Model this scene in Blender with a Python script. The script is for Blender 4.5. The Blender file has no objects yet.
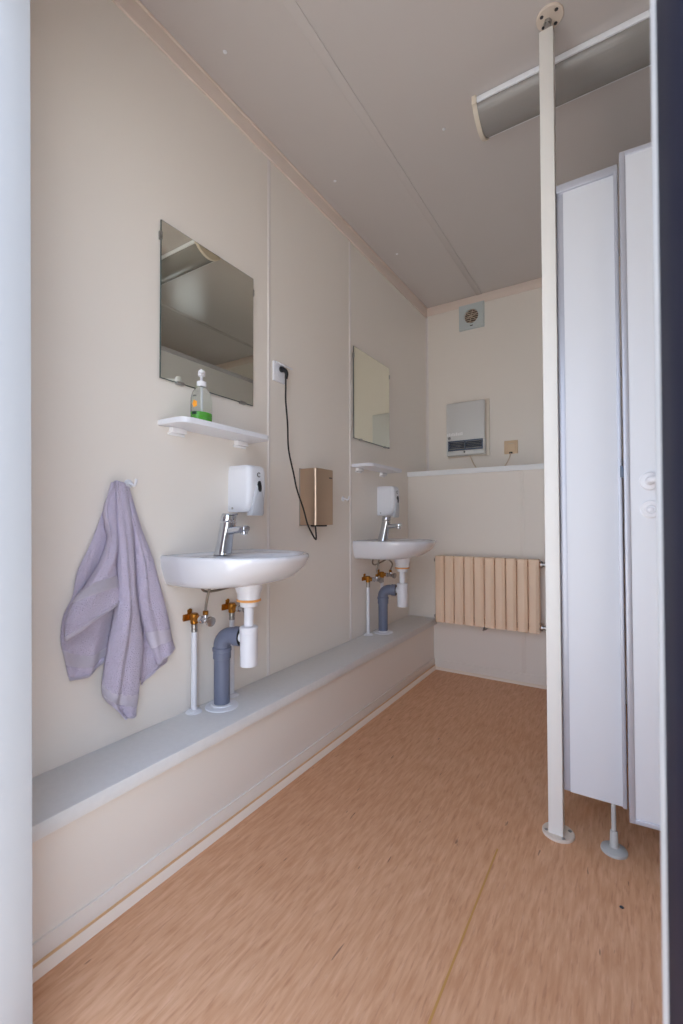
import bpy, bmesh, math, random
from mathutils import Vector, Matrix
random.seed(7)
SC = bpy.context.scene
COL = SC.collection
PI = math.pi
LX = -1.2237          # face of the left wall
YL = 2.7583           # face of the lower back boxing
YU = 3.1057           # face of the upper back wall
RX = 1.08             # face of the right wall
HC = 2.5              # ceiling
BX = LX + 0.1755      # front of the low boxing
DY = 1.165            # spacing of the two washing places

# ------------------------------------------------------------------ materials
def srgb(r, g, b):
    f = lambda c: (c/255/12.92) if c/255 <= .04045 else ((c/255+.055)/1.055)**2.4
    return (f(r), f(g), f(b), 1)

def mat(name, col, rough=.5, metal=0., bump=0., bscale=200., var=0., vscale=3., spec=.5, coat=0., trans=0., ior=1.45, stretch=None, btype='noise', sheen=0.):
    m = bpy.data.materials.new(name); m.use_nodes = True
    nt = m.node_tree; b = nt.nodes['Principled BSDF']
    b.inputs['Base Color'].default_value = col
    b.inputs['Roughness'].default_value = rough
    b.inputs['Metallic'].default_value = metal
    b.inputs['Specular IOR Level'].default_value = spec
    b.inputs['Coat Weight'].default_value = coat
    b.inputs['Transmission Weight'].default_value = trans
    b.inputs['IOR'].default_value = ior
    b.inputs['Sheen Weight'].default_value = sheen
    tc = nt.nodes.new('ShaderNodeTexCoord'); mp = nt.nodes.new('ShaderNodeMapping')
    nt.links.new(tc.outputs['Object'], mp.inputs['Vector'])
    if stretch: mp.inputs['Scale'].default_value = stretch
    if var > 0:
        n = nt.nodes.new('ShaderNodeTexNoise'); n.inputs['Scale'].default_value = vscale; n.inputs['Detail'].default_value = 4
        r = nt.nodes.new('ShaderNodeMapRange'); r.inputs['To Min'].default_value = 1-var; r.inputs['To Max'].default_value = 1+var
        mx = nt.nodes.new('ShaderNodeVectorMath'); mx.operation = 'SCALE'; mx.inputs[0].default_value = col[:3]
        nt.links.new(mp.outputs[0], n.inputs['Vector']); nt.links.new(n.outputs['Fac'], r.inputs['Value'])
        nt.links.new(r.outputs[0], mx.inputs['Scale']); nt.links.new(mx.outputs[0], b.inputs['Base Color'])
    if bump > 0:
        n = nt.nodes.new('ShaderNodeTexNoise'); n.inputs['Scale'].default_value = bscale; n.inputs['Detail'].default_value = 3
        bp_ = nt.nodes.new('ShaderNodeBump'); bp_.inputs['Strength'].default_value = bump; bp_.inputs['Distance'].default_value = .002
        nt.links.new(mp.outputs[0], n.inputs['Vector']); nt.links.new(n.outputs['Fac'], bp_.inputs['Height'])
        nt.links.new(bp_.outputs[0], b.inputs['Normal'])
    return m

M = {}
M['wall'] = mat('wall_vinyl', srgb(238, 231, 222), .42, bump=.12, bscale=260, var=.012, vscale=2)
M['boxing'] = mat('boxing_vinyl', srgb(233, 226, 217), .42, bump=.12, bscale=260, var=.012, vscale=2)
M['ceiling'] = mat('ceiling_panel', srgb(204, 198, 195), .22, bump=.05, bscale=60, var=.01, vscale=1)
M['trim'] = mat('trim_strip', srgb(232, 217, 206), .4)
M['seam'] = mat('joint_strip', srgb(236, 230, 226), .35)
M['ledge'] = mat('ledge_board', srgb(221, 220, 218), .45, bump=.15, bscale=400, var=.05, vscale=60)
M['ledge_back'] = mat('ledge_board_back', srgb(236, 238, 240), .4, bump=.1, bscale=400)
M['white_plastic'] = mat('white_plastic', srgb(230, 231, 236), .35)
M['clear_plastic'] = mat('milky_plastic', srgb(244, 244, 246), .25)
M['ceramic'] = mat('ceramic', srgb(222, 222, 226), .1, coat=.6, spec=.6)
M['chrome'] = mat('chrome', srgb(205, 208, 214), .1, metal=1)
M['satin_metal'] = mat('satin_metal', srgb(176, 174, 172), .3, metal=1)
M['brass'] = mat('brass', srgb(176, 122, 54), .38, metal=1, var=.2, vscale=60)
M['steel_gold'] = mat('brushed_champagne', srgb(196, 172, 150), .32, metal=1, bump=.1, bscale=60, stretch=(8, 8, .4), var=.03, vscale=50)
M['mirror'] = mat('mirror_silver', srgb(240, 240, 226), .012, metal=1)
M['mirror_edge'] = mat('mirror_edge', srgb(70, 84, 84), .3)
M['grey_pipe'] = mat('grey_pvc', srgb(112, 118, 138), .4)
M['rubber'] = mat('black_rubber', srgb(26, 26, 28), .5)
M['cord'] = mat('black_cord', srgb(40, 36, 34), .45)
M['hose'] = mat('braided_hose', srgb(150, 140, 128), .35, metal=.8, bump=.6, bscale=900)
M['gasket'] = mat('orange_gasket', srgb(226, 160, 84), .5)
M['radiator'] = mat('radiator_enamel', srgb(250, 222, 194), .35, var=.015, vscale=8)
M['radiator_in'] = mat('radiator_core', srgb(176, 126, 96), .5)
M['post'] = mat('post_paint', srgb(230, 228, 224), .35, var=.01, vscale=10)
M['post_plate'] = mat('plate_paint', srgb(222, 208, 194), .4, var=.03, vscale=30)
M['laminate'] = mat('cubicle_laminate', srgb(216, 218, 224), .38, bump=.06, bscale=300, var=.006, vscale=20)
M['alu'] = mat('aluminium_profile', srgb(186, 188, 198), .38, metal=.35)
M['foot'] = mat('grey_foot', srgb(184, 184, 182), .4, var=.03, vscale=40)
M['navy'] = mat('navy_steel', srgb(8, 13, 34), .6, spec=.2)
M['frame_white'] = mat('frame_white', srgb(188, 190, 193), .4)
M['heater'] = mat('heater_case', srgb(214, 214, 212), .3)
M['heater_side'] = mat('heater_chassis', srgb(222, 212, 198), .4)
M['dark'] = mat('dark_recess', srgb(48, 56, 72), .5)
M['slate'] = mat('slate_plastic', srgb(92, 104, 124), .4)
M['fan'] = mat('fan_plastic', srgb(198, 206, 206), .4)
M['fan_in'] = mat('fan_inside', srgb(112, 96, 82), .7)
M['beige_plastic'] = mat('beige_plastic', srgb(226, 198, 164), .4)
M['beige_cord'] = mat('beige_cord', srgb(214, 196, 176), .5)
M['mark'] = mat('dark_mark', srgb(60, 58, 60), .5)
M['white_mark'] = mat('white_sticker', srgb(240, 240, 240), .4)
M['green'] = mat('green_soap', srgb(86, 196, 24), .25)
M['orange'] = mat('orange_print', srgb(244, 160, 34), .5)
M['dark_green'] = mat('dark_green_print', srgb(18, 62, 34), .5)
M['bottle'] = mat('clear_bottle', srgb(236, 240, 236), .08, trans=.93, ior=1.12)
M['diffuser'] = mat('lamp_diffuser', srgb(150, 147, 144), .12, bump=.25, bscale=20, stretch=(.2, 30, 30))
M['lamp_rail'] = mat('lamp_rail', srgb(246, 249, 255), .25)
M['lamp_cap'] = mat('lamp_cap', srgb(224, 214, 198), .4)
M['frosted'] = mat('frosted_glass', srgb(240, 244, 246), .35, trans=1., ior=1.2)
M['ground'] = mat('paving', srgb(190, 186, 178), .8, var=.05, vscale=3)
M['strip'] = mat('floor_edge_strip', srgb(240, 224, 208), .4)
M['rust'] = mat('sealant', srgb(222, 184, 140), .6, var=.15, vscale=12)
M['seal_yellow'] = mat('seam_sealant', srgb(196, 146, 80), .6)

def towel_mat(name, base, stripe=False):
    m = mat(name, base, .95, var=.07, vscale=160, sheen=.35)
    nt = m.node_tree; b = nt.nodes['Principled BSDF']
    tc = nt.nodes.new('ShaderNodeTexCoord')
    bp_ = nt.nodes.new('ShaderNodeBump'); bp_.inputs['Strength'].default_value = .9
    if stripe:
        w = nt.nodes.new('ShaderNodeTexWave'); w.bands_direction = 'Y'; w.inputs['Scale'].default_value = 9.
        nt.links.new(tc.outputs['UV'], w.inputs['Vector']); nt.links.new(w.outputs['Fac'], bp_.inputs['Height'])
        bp_.inputs['Distance'].default_value = .0018
    else:
        v = nt.nodes.new('ShaderNodeTexVoronoi'); v.inputs['Scale'].default_value = 330
        n = nt.nodes.new('ShaderNodeTexNoise'); n.inputs['Scale'].default_value = 60; n.inputs['Detail'].default_value = 5
        a = nt.nodes.new('ShaderNodeMath'); a.operation = 'ADD'
        nt.links.new(tc.outputs['Object'], v.inputs['Vector']); nt.links.new(tc.outputs['Object'], n.inputs['Vector'])
        nt.links.new(v.outputs['Distance'], a.inputs[0]); nt.links.new(n.outputs['Fac'], a.inputs[1])
        nt.links.new(a.outputs[0], bp_.inputs['Height']); bp_.inputs['Distance'].default_value = .0035
    nt.links.new(bp_.outputs[0], b.inputs['Normal'])
    return m
M['towel'] = towel_mat('terry_cloth', srgb(206, 196, 218))
M['towel_band'] = towel_mat('woven_band', srgb(234, 226, 242), True)

def floor_mat():
    m = bpy.data.materials.new('vinyl_floor'); m.use_nodes = True
    nt = m.node_tree; N = nt.nodes.new; K = nt.links.new; b = nt.nodes['Principled BSDF']
    tc = N('ShaderNodeTexCoord')
    def streak(sc, stretch, det=5, dist=0.):
        mp = N('ShaderNodeMapping'); mp.inputs['Scale'].default_value = stretch
        n = N('ShaderNodeTexNoise'); n.inputs['Scale'].default_value = sc; n.inputs['Detail'].default_value = det; n.inputs['Distortion'].default_value = dist
        K(tc.outputs['Object'], mp.inputs['Vector']); K(mp.outputs[0], n.inputs['Vector']); return n
    def ramp(src, pts):
        r = N('ShaderNodeValToRGB'); K(src, r.inputs['Fac'])
        e = r.color_ramp.elements
        e[0].position, e[0].color = pts[0]; e[1].position, e[1].color = pts[1]
        for p_, c_ in pts[2:]:
            x = e.new(p_); x.color = c_
        return r
    def mix(kind, fac, a, c):
        x = N('ShaderNodeMix'); x.data_type = 'RGBA'; x.blend_type = kind
        if isinstance(fac, float): x.inputs[0].default_value = fac
        else: K(fac, x.inputs[0])
        K(a, x.inputs[6]); K(c, x.inputs[7]); return x.outputs[2]
    n1 = streak(14, (7, .9, 1), 6, .4)
    base = ramp(n1.outputs['Fac'], [(.28, srgb(205, 152, 113)), (.72, srgb(227, 180, 144))])
    n2 = streak(34, (5, .55, 1), 4, .3)
    f2 = ramp(n2.outputs['Fac'], [(.30, srgb(176, 122, 84)), (.44, (1, 1, 1, 1))])
    c = mix('MULTIPLY', .28, base.outputs[0], f2.outputs[0])
    n3 = streak(30, (2.6, .42, 1), 2, .2)
    f3 = ramp(n3.outputs['Fac'], [(.235, srgb(92, 56, 40)), (.275, (1, 1, 1, 1))])
    c = mix('MULTIPLY', .6, c, f3.outputs[0])
    n4 = streak(1.1, (1, 1, 1), 3)
    f4 = ramp(n4.outputs['Fac'], [(.3, srgb(240, 226, 214)), (.7, (1, 1, 1, 1))])
    c = mix('MULTIPLY', .6, c, f4.outputs[0])
    n5 = streak(60, (4, .5, 1), 3)
    f5 = ramp(n5.outputs['Fac'], [(.6, (0, 0, 0, 1)), (.72, (1, 1, 1, 1))])
    lt = N('ShaderNodeRGB'); lt.outputs[0].default_value = srgb(228, 190, 166)
    q = N('ShaderNodeMath'); q.operation = 'MULTIPLY'; q.inputs[1].default_value = .25; K(f5.outputs[0], q.inputs[0])
    c = mix('MIX', q.outputs[0], c, lt.outputs[0])
    K(c, b.inputs['Base Color'])
    b.inputs['Roughness'].default_value = .48
    b.inputs['Specular IOR Level'].default_value = .4
    bp_ = N('ShaderNodeBump'); bp_.inputs['Strength'].default_value = .12; bp_.inputs['Distance'].default_value = .001
    K(n2.outputs['Fac'], bp_.inputs['Height']); K(bp_.outputs[0], b.inputs['Normal'])
    return m
M['floor'] = floor_mat()

# ------------------------------------------------------------------ mesh helpers
def B(): return bmesh.new()

def box(bm, x0, x1, y0, y1, z0, z1, bev=0., seg=2):
    vs = [bm.verts.new(p) for p in ((x0,y0,z0),(x1,y0,z0),(x1,y1,z0),(x0,y1,z0),(x0,y0,z1),(x1,y0,z1),(x1,y1,z1),(x0,y1,z1))]
    fs = [bm.faces.new([vs[i] for i in q]) for q in ((0,3,2,1),(4,5,6,7),(0,1,5,4),(1,2,6,5),(2,3,7,6),(3,0,4,7))]
    if bev > 0:
        es = list({e for f in fs for e in f.edges})
        bmesh.ops.bevel(bm, geom=es, offset=bev, segments=seg, profile=.5, affect='EDGES')
    return bm

def frame_axes(d):
    d = d.normalized(); a = Vector((0, 0, 1)) if abs(d.z) < .9 else Vector((1, 0, 0))
    u = d.cross(a).normalized(); return u, d.cross(u).normalized()

def cyl(bm, a, b, r, r2=None, n=24):
    a, b = Vector(a), Vector(b); r2 = r if r2 is None else r2
    u, w = frame_axes(b-a)
    A = [bm.verts.new(a+(u*math.cos(2*PI*k/n)+w*math.sin(2*PI*k/n))*r) for k in range(n)]
    C = [bm.verts.new(b+(u*math.cos(2*PI*k/n)+w*math.sin(2*PI*k/n))*r2) for k in range(n)]
    for k in range(n): bm.faces.new((A[k], A[(k+1) % n], C[(k+1) % n], C[k]))
    bm.faces.new(A[::-1]); bm.faces.new(C)
    return bm

def lathe(bm, c, prof, axis=(0, 0, 1), n=32, sx=1., sy=1.):
    """prof: (radius, height) along axis from point c"""
    c = Vector(c); ax = Vector(axis).normalized(); u, w = frame_axes(ax)
    if abs(ax.z) > .99: u, w = Vector((1, 0, 0)), Vector((0, 1, 0))
    rings = []
    for r, h in prof:
        rings.append([bm.verts.new(c+ax*h+(u*math.cos(2*PI*k/n)*sx+w*math.sin(2*PI*k/n)*sy)*max(r, 1e-5)) for k in range(n)])
    for i in range(len(rings)-1):
        for k in range(n): bm.faces.new((rings[i][k], rings[i][(k+1) % n], rings[i+1][(k+1) % n], rings[i+1][k]))
    bm.faces.new(rings[0][::-1]); bm.faces.new(rings[-1])
    return bm

def smooth_path(pts, sub=8):
    P = [Vector(p) for p in pts]; P = [P[0]*2-P[1]]+P+[P[-1]*2-P[-2]]; out = []
    for i in range(1, len(P)-2):
        for s in range(sub):
            t = s/sub; a, b, c, d = P[i-1], P[i], P[i+1], P[i+2]
            out.append(.5*((2*b)+(c-a)*t+(2*a-5*b+4*c-d)*t*t+(3*b-a-3*c+d)*t**3))
    out.append(P[-2]); return out

def tube(bm, pts, r, n=12, sub=8, smooth=True):
    P = smooth_path(pts, sub) if smooth else [Vector(p) for p in pts]
    rad = r if callable(r) else (lambda t: r)
    t0 = (P[1]-P[0]).normalized(); u, w = frame_axes(t0); rings = []
    for i, p in enumerate(P):
        t = (P[min(i+1, len(P)-1)]-P[max(i-1, 0)]).normalized()
        u = (u-t*u.dot(t)).normalized(); w = t.cross(u)
        q = rad(i/(len(P)-1))
        rings.append([bm.verts.new(p+(u*math.cos(2*PI*k/n)+w*math.sin(2*PI*k/n))*q) for k in range(n)])
    for i in range(len(rings)-1):
        for k in range(n): bm.faces.new((rings[i][k], rings[i][(k+1) % n], rings[i+1][(k+1) % n], rings[i+1][k]))
    bm.faces.new(rings[0][::-1]); bm.faces.new(rings[-1])
    return bm

def prism(bm, poly, axis, a, b):
    """poly: 2D points in the two axes other than `axis`, extruded from a to b along it"""
    def pt(p, v):
        if axis == 'x': return (v, p[0], p[1])
        if axis == 'y': return (p[0], v, p[1])
        return (p[0], p[1], v)
    A = [bm.verts.new(pt(p, a)) for p in poly]; C = [bm.verts.new(pt(p, b)) for p in poly]; n = len(poly)
    for k in range(n): bm.faces.new((A[k], A[(k+1) % n], C[(k+1) % n], C[k]))
    bm.faces.new(A[::-1]); bm.faces.new(C)
    return bm

def rings_mesh(bm, rings, cap0=True, cap1=True):
    R = [[bm.verts.new(p) for p in r] for r in rings]; n = len(R[0])
    for i in range(len(R)-1):
        for k in range(n): bm.faces.new((R[i][k], R[i][(k+1) % n], R[i+1][(k+1) % n], R[i+1][k]))
    if cap0: bm.faces.new(R[0][::-1])
    if cap1: bm.faces.new(R[-1])
    return bm

def ortho(p0, p1, r, n=6):
    return None

ORIG = {}
def wloc(o): return ORIG.get(o.name, Vector((0, 0, 0)))

def obj(name, bm, m, parent=None, loc=None, smooth=True, ang=35):
    base = wloc(parent) if parent else Vector(loc or (0, 0, 0))
    bmesh.ops.recalc_face_normals(bm, faces=bm.faces[:])
    bmesh.ops.translate(bm, verts=bm.verts[:], vec=-base)
    me = bpy.data.meshes.new(name); bm.to_mesh(me); bm.free()
    ms = m if isinstance(m, (list, tuple)) else [m]
    for x in ms: me.materials.append(x)
    if smooth:
        me.shade_smooth()
        me.set_sharp_from_angle(angle=math.radians(ang))
    o = bpy.data.objects.new(name, me); COL.objects.link(o)
    if parent: o.parent = parent
    else: o.location = base
    ORIG[o.name] = base
    return o

def tag(o, label, cat, group=None):
    o['label'] = label; o['category'] = cat
    if group: o['group'] = group
    return o

def thing(name, label, cat, loc, group=None):
    o = bpy.data.objects.new(name, None); COL.objects.link(o); o.location = loc
    o.empty_display_size = .05; ORIG[o.name] = Vector(loc)
    return tag(o, label, cat, group)

def struct(name, bm, m, label=None, **k):
    o = obj(name, bm, m, **k); o['kind'] = 'structure'
    if label: o['label'] = label
    return o

def dup(root, shift, label, group=None):
    r = root.copy(); COL.objects.link(r); r.location = root.location+Vector(shift); r['label'] = label
    if group: r['group'] = group
    for ch in list(root.children):
        c = ch.copy(); COL.objects.link(c); c.parent = r
        for g in list(ch.children):
            d = g.copy(); COL.objects.link(d); d.parent = c
    return r
# ------------------------------------------------------------------ the room
W0 = .29; W1 = .39                     # front wall from outside to inside face
DX0, DX1, DH = -.893, .0145, 2.06      # door opening
T = .08
struct('floor', box(B(), LX-T, RX+T, W0-.02, YU+T, -.05, 0), M['floor'], 'floor of orange-brown wood-grain vinyl with fine dark streaks')
b = B(); box(b, LX, -.8375, W1, YU, HC, HC+.04); box(b, -.8345, .3755, W1, YU, HC, HC+.04); box(b, .3785, RX, W1, YU, HC, HC+.04)
box(b, LX-T, RX+T, W0, YU+T, HC+.03, HC+.06)
struct('ceiling', b, M['ceiling'], 'grey-beige glossy panelled ceiling with a long joint')
struct('wall_left', box(B(), LX-T, LX, W1, YU+T, 0, HC+.06), M['wall'], 'off-white panelled wall carrying the basins and mirrors')
struct('wall_back', box(B(), LX, RX, YU, YU+T, 0, HC+.06), M['wall'], 'upper back wall behind the white ledge')
wy0, wy1, wz0, wz1 = 2.60, 3.06, 1.52, 2.1
b = B(); box(b, RX, RX+T, W1, wy0, 0, HC+.06); box(b, RX, RX+T, wy1, YU+T, 0, HC+.06); box(b, RX, RX+T, wy0, wy1, 0, wz0); box(b, RX, RX+T, wy0, wy1, wz1, HC+.06)
struct('wall_right', b, M['wall'])
b = B(); box(b, RX-.012, RX+T, wy0-.001, wy1+.001, wz0-.001, wz0+.035); box(b, RX-.012, RX+T, wy0-.001, wy1+.001, wz1-.035, wz1+.001)
box(b, RX-.012, RX+T, wy0-.001, wy0+.035, wz0+.035, wz1-.035); box(b, RX-.012, RX+T, wy1-.035, wy1+.001, wz0+.035, wz1-.035)
wn = struct('window_1', b, M['frame_white'], 'small high frosted window inside the cubicle')
obj('pane', box(B(), RX+.035, RX+.039, wy0+.035, wy1-.035, wz0+.035, wz1-.035), M['frosted'], wn)
b = B(); box(b, LX-T, DX0-.077, W0, W1, 0, HC+.06); box(b, DX1+.05, RX+T, W0, W1, 0, HC+.06); box(b, DX0-.077, DX1+.05, W0, W1, DH+.03, HC+.06)
struct('wall_front', b, M['wall'], 'front wall with the doorway looked through')
struct('wall_back', box(B(), LX, RX, YL, YU, 0, 1.231), M['boxing'], 'lower back wall boxing that carries the radiator')
struct('floor', box(B(), -9, 9, -14, W0-.02, -.32, -.16), M['ground'], 'paved ground outside the doorway')

# door frame
d = bpy.data.objects.new('door_1', None); COL.objects.link(d); d['kind'] = 'structure'; d['label'] = 'open doorway with white frame and dark blue outer edge'; ORIG[d.name] = Vector((0, 0, 0))
def lean(b, k):      # the frame stands slightly out of plumb
    for v in b.verts: v.co.x += k*v.co.z
    return b
obj('jamb', lean(box(B(), DX0-.058, DX0, W0-.01, W1+.004, 0, DH, .003), -.031), M['frame_white'], d)['label'] = 'white left door jamb'
obj('jamb', lean(box(B(), DX1, DX1+.048, W0+.02, W1+.004, 0, DH, .003), .0038), M['frame_white'], d)['label'] = 'white right door jamb'
obj('outer_frame', lean(box(B(), DX1-.0012, DX1+.06, W0-.11, W0+.019, -.05, DH+.05, .002), .0038), M['navy'], d)['label'] = 'dark blue outer door edge'
obj('head_jamb', box(B(), DX0-.058, DX1+.05, W0-.01, W1+.004, DH, DH+.03, .003), M['frame_white'], d)

# corner, joint and cornice trims
struct('trim_1', box(B(), LX, LX+.006, W1, YU, HC-.07, HC, .002), M['trim'], 'pale cornice strip along the top of the left wall')
b = B(); box(b, LX+.006, RX, YU-.007, YU, HC-.062, HC, .002)
struct('trim_2', b, M['trim'], 'pale cornice strip along the top of the back wall')
b = B(); box(b, LX, LX+.009, W1, YU, HC-.074, HC-.068, .002); box(b, LX, LX+.012, W1, YU-.007, HC-.009, HC, .002)
struct('trim_1', b, M['trim'], 'thin bead edging the left cornice strip')
for i, y in enumerate((1.379, 2.018)):
    b = B(); box(b, LX, LX+.002, y-.009, y+.009, .318, HC-.074, .0008); box(b, LX+.001, LX+.004, y-.003, y+.003, .318, HC-.074, .001)
    struct('trim_3', b, M['seam'], ('vertical joint strip on the left wall right of the big mirror', 'vertical joint strip on the left wall before the far mirror')[i])
b = B(); box(b, LX, LX+.014, YU-.004, YU, 1.262, HC-.062, .001); box(b, LX, LX+.004, YU-.02, YU-.004, 1.262, HC-.07, .001)
struct('trim_4', b, M['seam'], 'corner strip where left and back walls meet')
b = B(); box(b, LX, LX+.006, YL-.003, YL, .318, 1.231, .001)
struct('trim_4', b, M['boxing'], 'corner strip at the left end of the back boxing')
b = B(); box(b, -.519, -.497, YL-.002, YL, .02, 1.231, .001)
struct('trim_3', b, M['boxing'], 'vertical joint strip on the lower back wall above the radiator')
b = B(); box(b, -.836-.018, -.836+.018, W1, YU-.007, HC-.0035, HC, .001); struct('trim_5', b, M['ceiling'], 'joint running along the ceiling')
b = B(); box(b, .36, .394, W1, YU-.007, HC-.0035, HC, .001); struct('trim_5', b, M['ceiling'])

# low boxing along the left wall with its ledge board
led = thing('pipe_boxing', 'long low off-white boxing with grey ledge board under the basins', 'ledge', (BX, 1.6, 0))
obj('front_panel', box(B(), BX-.012, BX, W1, YL, .0, .284), M['boxing'], led)
obj('ledge_board', box(B(), LX, LX+.196, W1, YL, .284, .318, .0015), M['ledge'], led)['label'] = 'speckled light grey ledge board'
b = B(); box(b, BX, BX+.004, W1, YL, .019, .066, .001); box(b, BX, BX+.006, W1, YL-.004, .062, .067, .001)
struct('baseboard_left', b, M['boxing'], 'low vinyl skirting along the boxing')
b = B(); prism(b, [(BX+.004, 0), (BX+.018, 0), (BX+.0175, .003), (BX+.006, .018), (BX+.004, .018)], 'y', W1, YL)
struct('baseboard_left', b, M['strip'], 'pale floor edge strip along the boxing')
b = B(); box(b, BX+.0035, BX+.0055, W1, YL, .018, .025); struct('baseboard_left', b, M['rust'], 'orange stained sealant line over the floor edge strip')
b = B(); box(b, BX+.018, RX, YL-.004, YL, .012, .062, .001); box(b, BX, RX, YL-.006, YL, .056, .061, .001)
struct('baseboard_back', b, M['boxing'], 'low vinyl skirting under the radiator')
b = B(); prism(b, [(YL, 0), (YL-.02, 0), (YL-.019, .003), (YL-.005, .014), (YL, .014)], 'x', BX+.01, RX)
struct('baseboard_back', b, M['strip'], 'pale floor edge strip along the back')
struct('trim_6', box(B(), -.3258, -.3212, W1, 1.34, 0, .0006), M['seal_yellow'], 'yellowed sealant line of the floor seam')

bk = box(B(), LX, RX, YL-.012, YU, 1.231, 1.262, .0015)
tag(obj('ledge_board', bk, M['ledge_back'], loc=(LX, YL, 1.231)), 'light grey ledge board on top of the back boxing under the heater', 'ledge')

# ceiling screws
for i, (x, y) in enumerate(((-1.108, 1.031), (-1.11, 1.703), (-1.113, 2.37), (-.594, 1.708))):
    o = obj('ceiling_screw', lathe(B(), (x, y, HC), [(.007, 0), (.0065, -.0012), (.003, -.003)], n=16), M['white_plastic'], loc=(x, y, HC))
    tag(o, ('white screw cap in the ceiling above the towel', 'white screw cap in the ceiling above the joint strip', 'white screw cap in the ceiling above the far mirror',
            'white screw cap in the ceiling left of the lamp end')[i], 'screw', 'screw caps in the ceiling')

# ------------------------------------------------------------------ mirrors
def mirror(y0, y1, z0, z1, label):
    t = thing('mirror', label, 'mirror', (LX, (y0+y1)/2, z0), 'frameless wall mirrors')
    xb = LX+.004
    obj('glass_edge', box(B(), xb, xb+.0045, y0, y1, z0, z1, .0006), M['mirror_edge'], t)
    obj('mirror_glass', box(B(), xb+.0043, xb+.0050, y0+.0015, y1-.0015, z0+.0015, z1-.0015), M['mirror'], t)
    for yy, zz, v in ((y0, z1-.05, 0), (y1, z1-.055, 0), (y0+.075, z0, 1), (y1-.055, z0, 1)):
        b = B()
        if v: box(b, LX, xb+.007, yy-.014, yy+.014, zz-.004, zz+.006, .0015)
        else:
            s = -1 if yy == y0 else 1
            box(b, LX, xb+.007, min(yy-s*.004, yy+s*.004), max(yy-s*.004, yy+s*.004), zz-.013, zz+.013, .0015)
        obj('clip', b, M['satin_metal'], t)
    return t
mirror(.870, 1.281, 1.384, 1.882, 'large frameless mirror over the nearer shelf with the soap bottle')
mirror(2.045, 2.468, 1.380, 1.874, 'frameless mirror over the empty shelf near the back wall')

# ------------------------------------------------------------------ shelves
def shelf_outline(y0, y1, d, r, n=8, flare=.004):
    P = [(LX, y0), ]
    for k in range(n+1):
        a = -PI/2+PI/2*k/n
        P.append((LX+d-r+r*math.cos(a), y0+flare+r+r*math.sin(a)))
    for k in range(n+1):
        a = PI/2*k/n
        P.append((LX+d-r+r*math.cos(a), y1-flare-r+r*math.sin(a)))
    P.append((LX, y1)); return P
t = thing('wall_shelf', 'white plastic shelf under the large mirror, holding the soap bottle', 'shelf', (LX, 1.06, 1.235), 'white mirror shelves')
b = B(); prism(b, shelf_outline(.868, 1.272, .118, .034), 'z', 1.236, 1.253)
es = [e for e in b.edges if abs(e.verts[0].co.z-e.verts[1].co.z) < 1e-6]
bmesh.ops.bevel(b, geom=es, offset=.002, segments=2, affect='EDGES')
obj('shelf_board', b, M['white_plastic'], t)
for y in (.934, 1.215):
    b = B(); box(b, LX, LX+.022, y-.028, y+.028, 1.2195, 1.236, .003); box(b, LX, LX+.006, y-.032, y+.032, 1.212, 1.22, .002)
    obj('bracket', b, M['clear_plastic'], t)['label'] = 'milky clear shelf bracket'
dup(t, (0, DY, -.012), 'empty white plastic shelf under the far mirror')

# ------------------------------------------------------------------ liquid soap bottle
by, bx, bz = .982, -1.158, 1.253
t = thing('soap_bottle', 'clear pump bottle with green liquid standing on the nearer white shelf', 'bottle', (bx, by, bz))
R_ = Matrix.Rotation(math.radians(-35), 4, 'Z')
def oval(bm, prof, sx=1., sy=.74): return lathe(bm, (bx, by, bz), prof, n=36, sx=sy, sy=sx)
b = B(); oval(b, [(.034, 0), (.037, .004), (.0375, .03), (.0372, .07), (.036, .085), (.031, .101), (.021, .113), (.014, .120), (.0135, .127)])
obj('bottle', b, M['bottle'], t)
b = B(); oval(b, [(.0330, .002), (.0357, .005), (.0362, .034)])
obj('liquid', b, M['green'], t)['label'] = 'bright green soap in the bottom of the bottle'
b = B(); cyl(b, (bx, by, bz+.006), (bx, by, bz+.118), .0035, n=12); obj('dip_tube', b, M['white_plastic'], t)
pm = obj('pump', lathe(B(), (bx, by, bz+.120), [(.0155, 0), (.0155, .016), (.008, .019), (.0045, .02), (.0045, .034), (.011, .036), (.0115, .048), (.009, .053)], n=24), M['white_plastic'], t)
nd = Vector((.75, -.66, 0)).normalized(); p0 = Vector((bx, by, bz+.162))
b = B(); tube(b, [p0, p0+nd*.028, p0+nd*.042+Vector((0, 0, -.002)), p0+nd*.050+Vector((0, 0, -.006))], .0052, n=12, sub=4); obj('nozzle', b, M['white_plastic'], pm)
# prints on the side facing the doorway
def on_bottle(a, z, out=.0006):
    return Vector((bx+.74*(.0375+out)*math.cos(a), by+(.0375+out)*math.sin(a), bz+z))
def patch(a0, a1, z0, z1, shape='rect', n=14):
    b = B(); ca, cz, ra, rz = (a0+a1)/2, (z0+z1)/2, (a1-a0)/2, (z1-z0)/2
    if shape == 'rect':
        r0 = [b.verts.new(on_bottle(a0+(a1-a0)*k/n, z0)) for k in range(n+1)]; r1 = [b.verts.new(on_bottle(a0+(a1-a0)*k/n, z1)) for k in range(n+1)]
        for k in range(n): b.faces.new((r0[k], r0[k+1], r1[k+1], r1[k]))
    else:
        c = b.verts.new(on_bottle(ca, cz)); m_ = 40
        ring = []
        for k in range(m_):
            q = 2*PI*k/m_; s = 1-.22*(.5+.5*math.cos(5*q)) if shape == 'flower' else 1
            ring.append(b.verts.new(on_bottle(ca+ra*s*math.cos(q), cz+rz*s*math.sin(q))))
        for k in range(m_): b.faces.new((c, ring[k], ring[(k+1) % m_]))
    return b
obj('printed_flower', patch(-1.50, -.92, .045, .070, 'flower'), M['orange'], t)
obj('printed_tag', patch(-1.55, -1.0, .024, .033), M['dark_green'], t)
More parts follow.
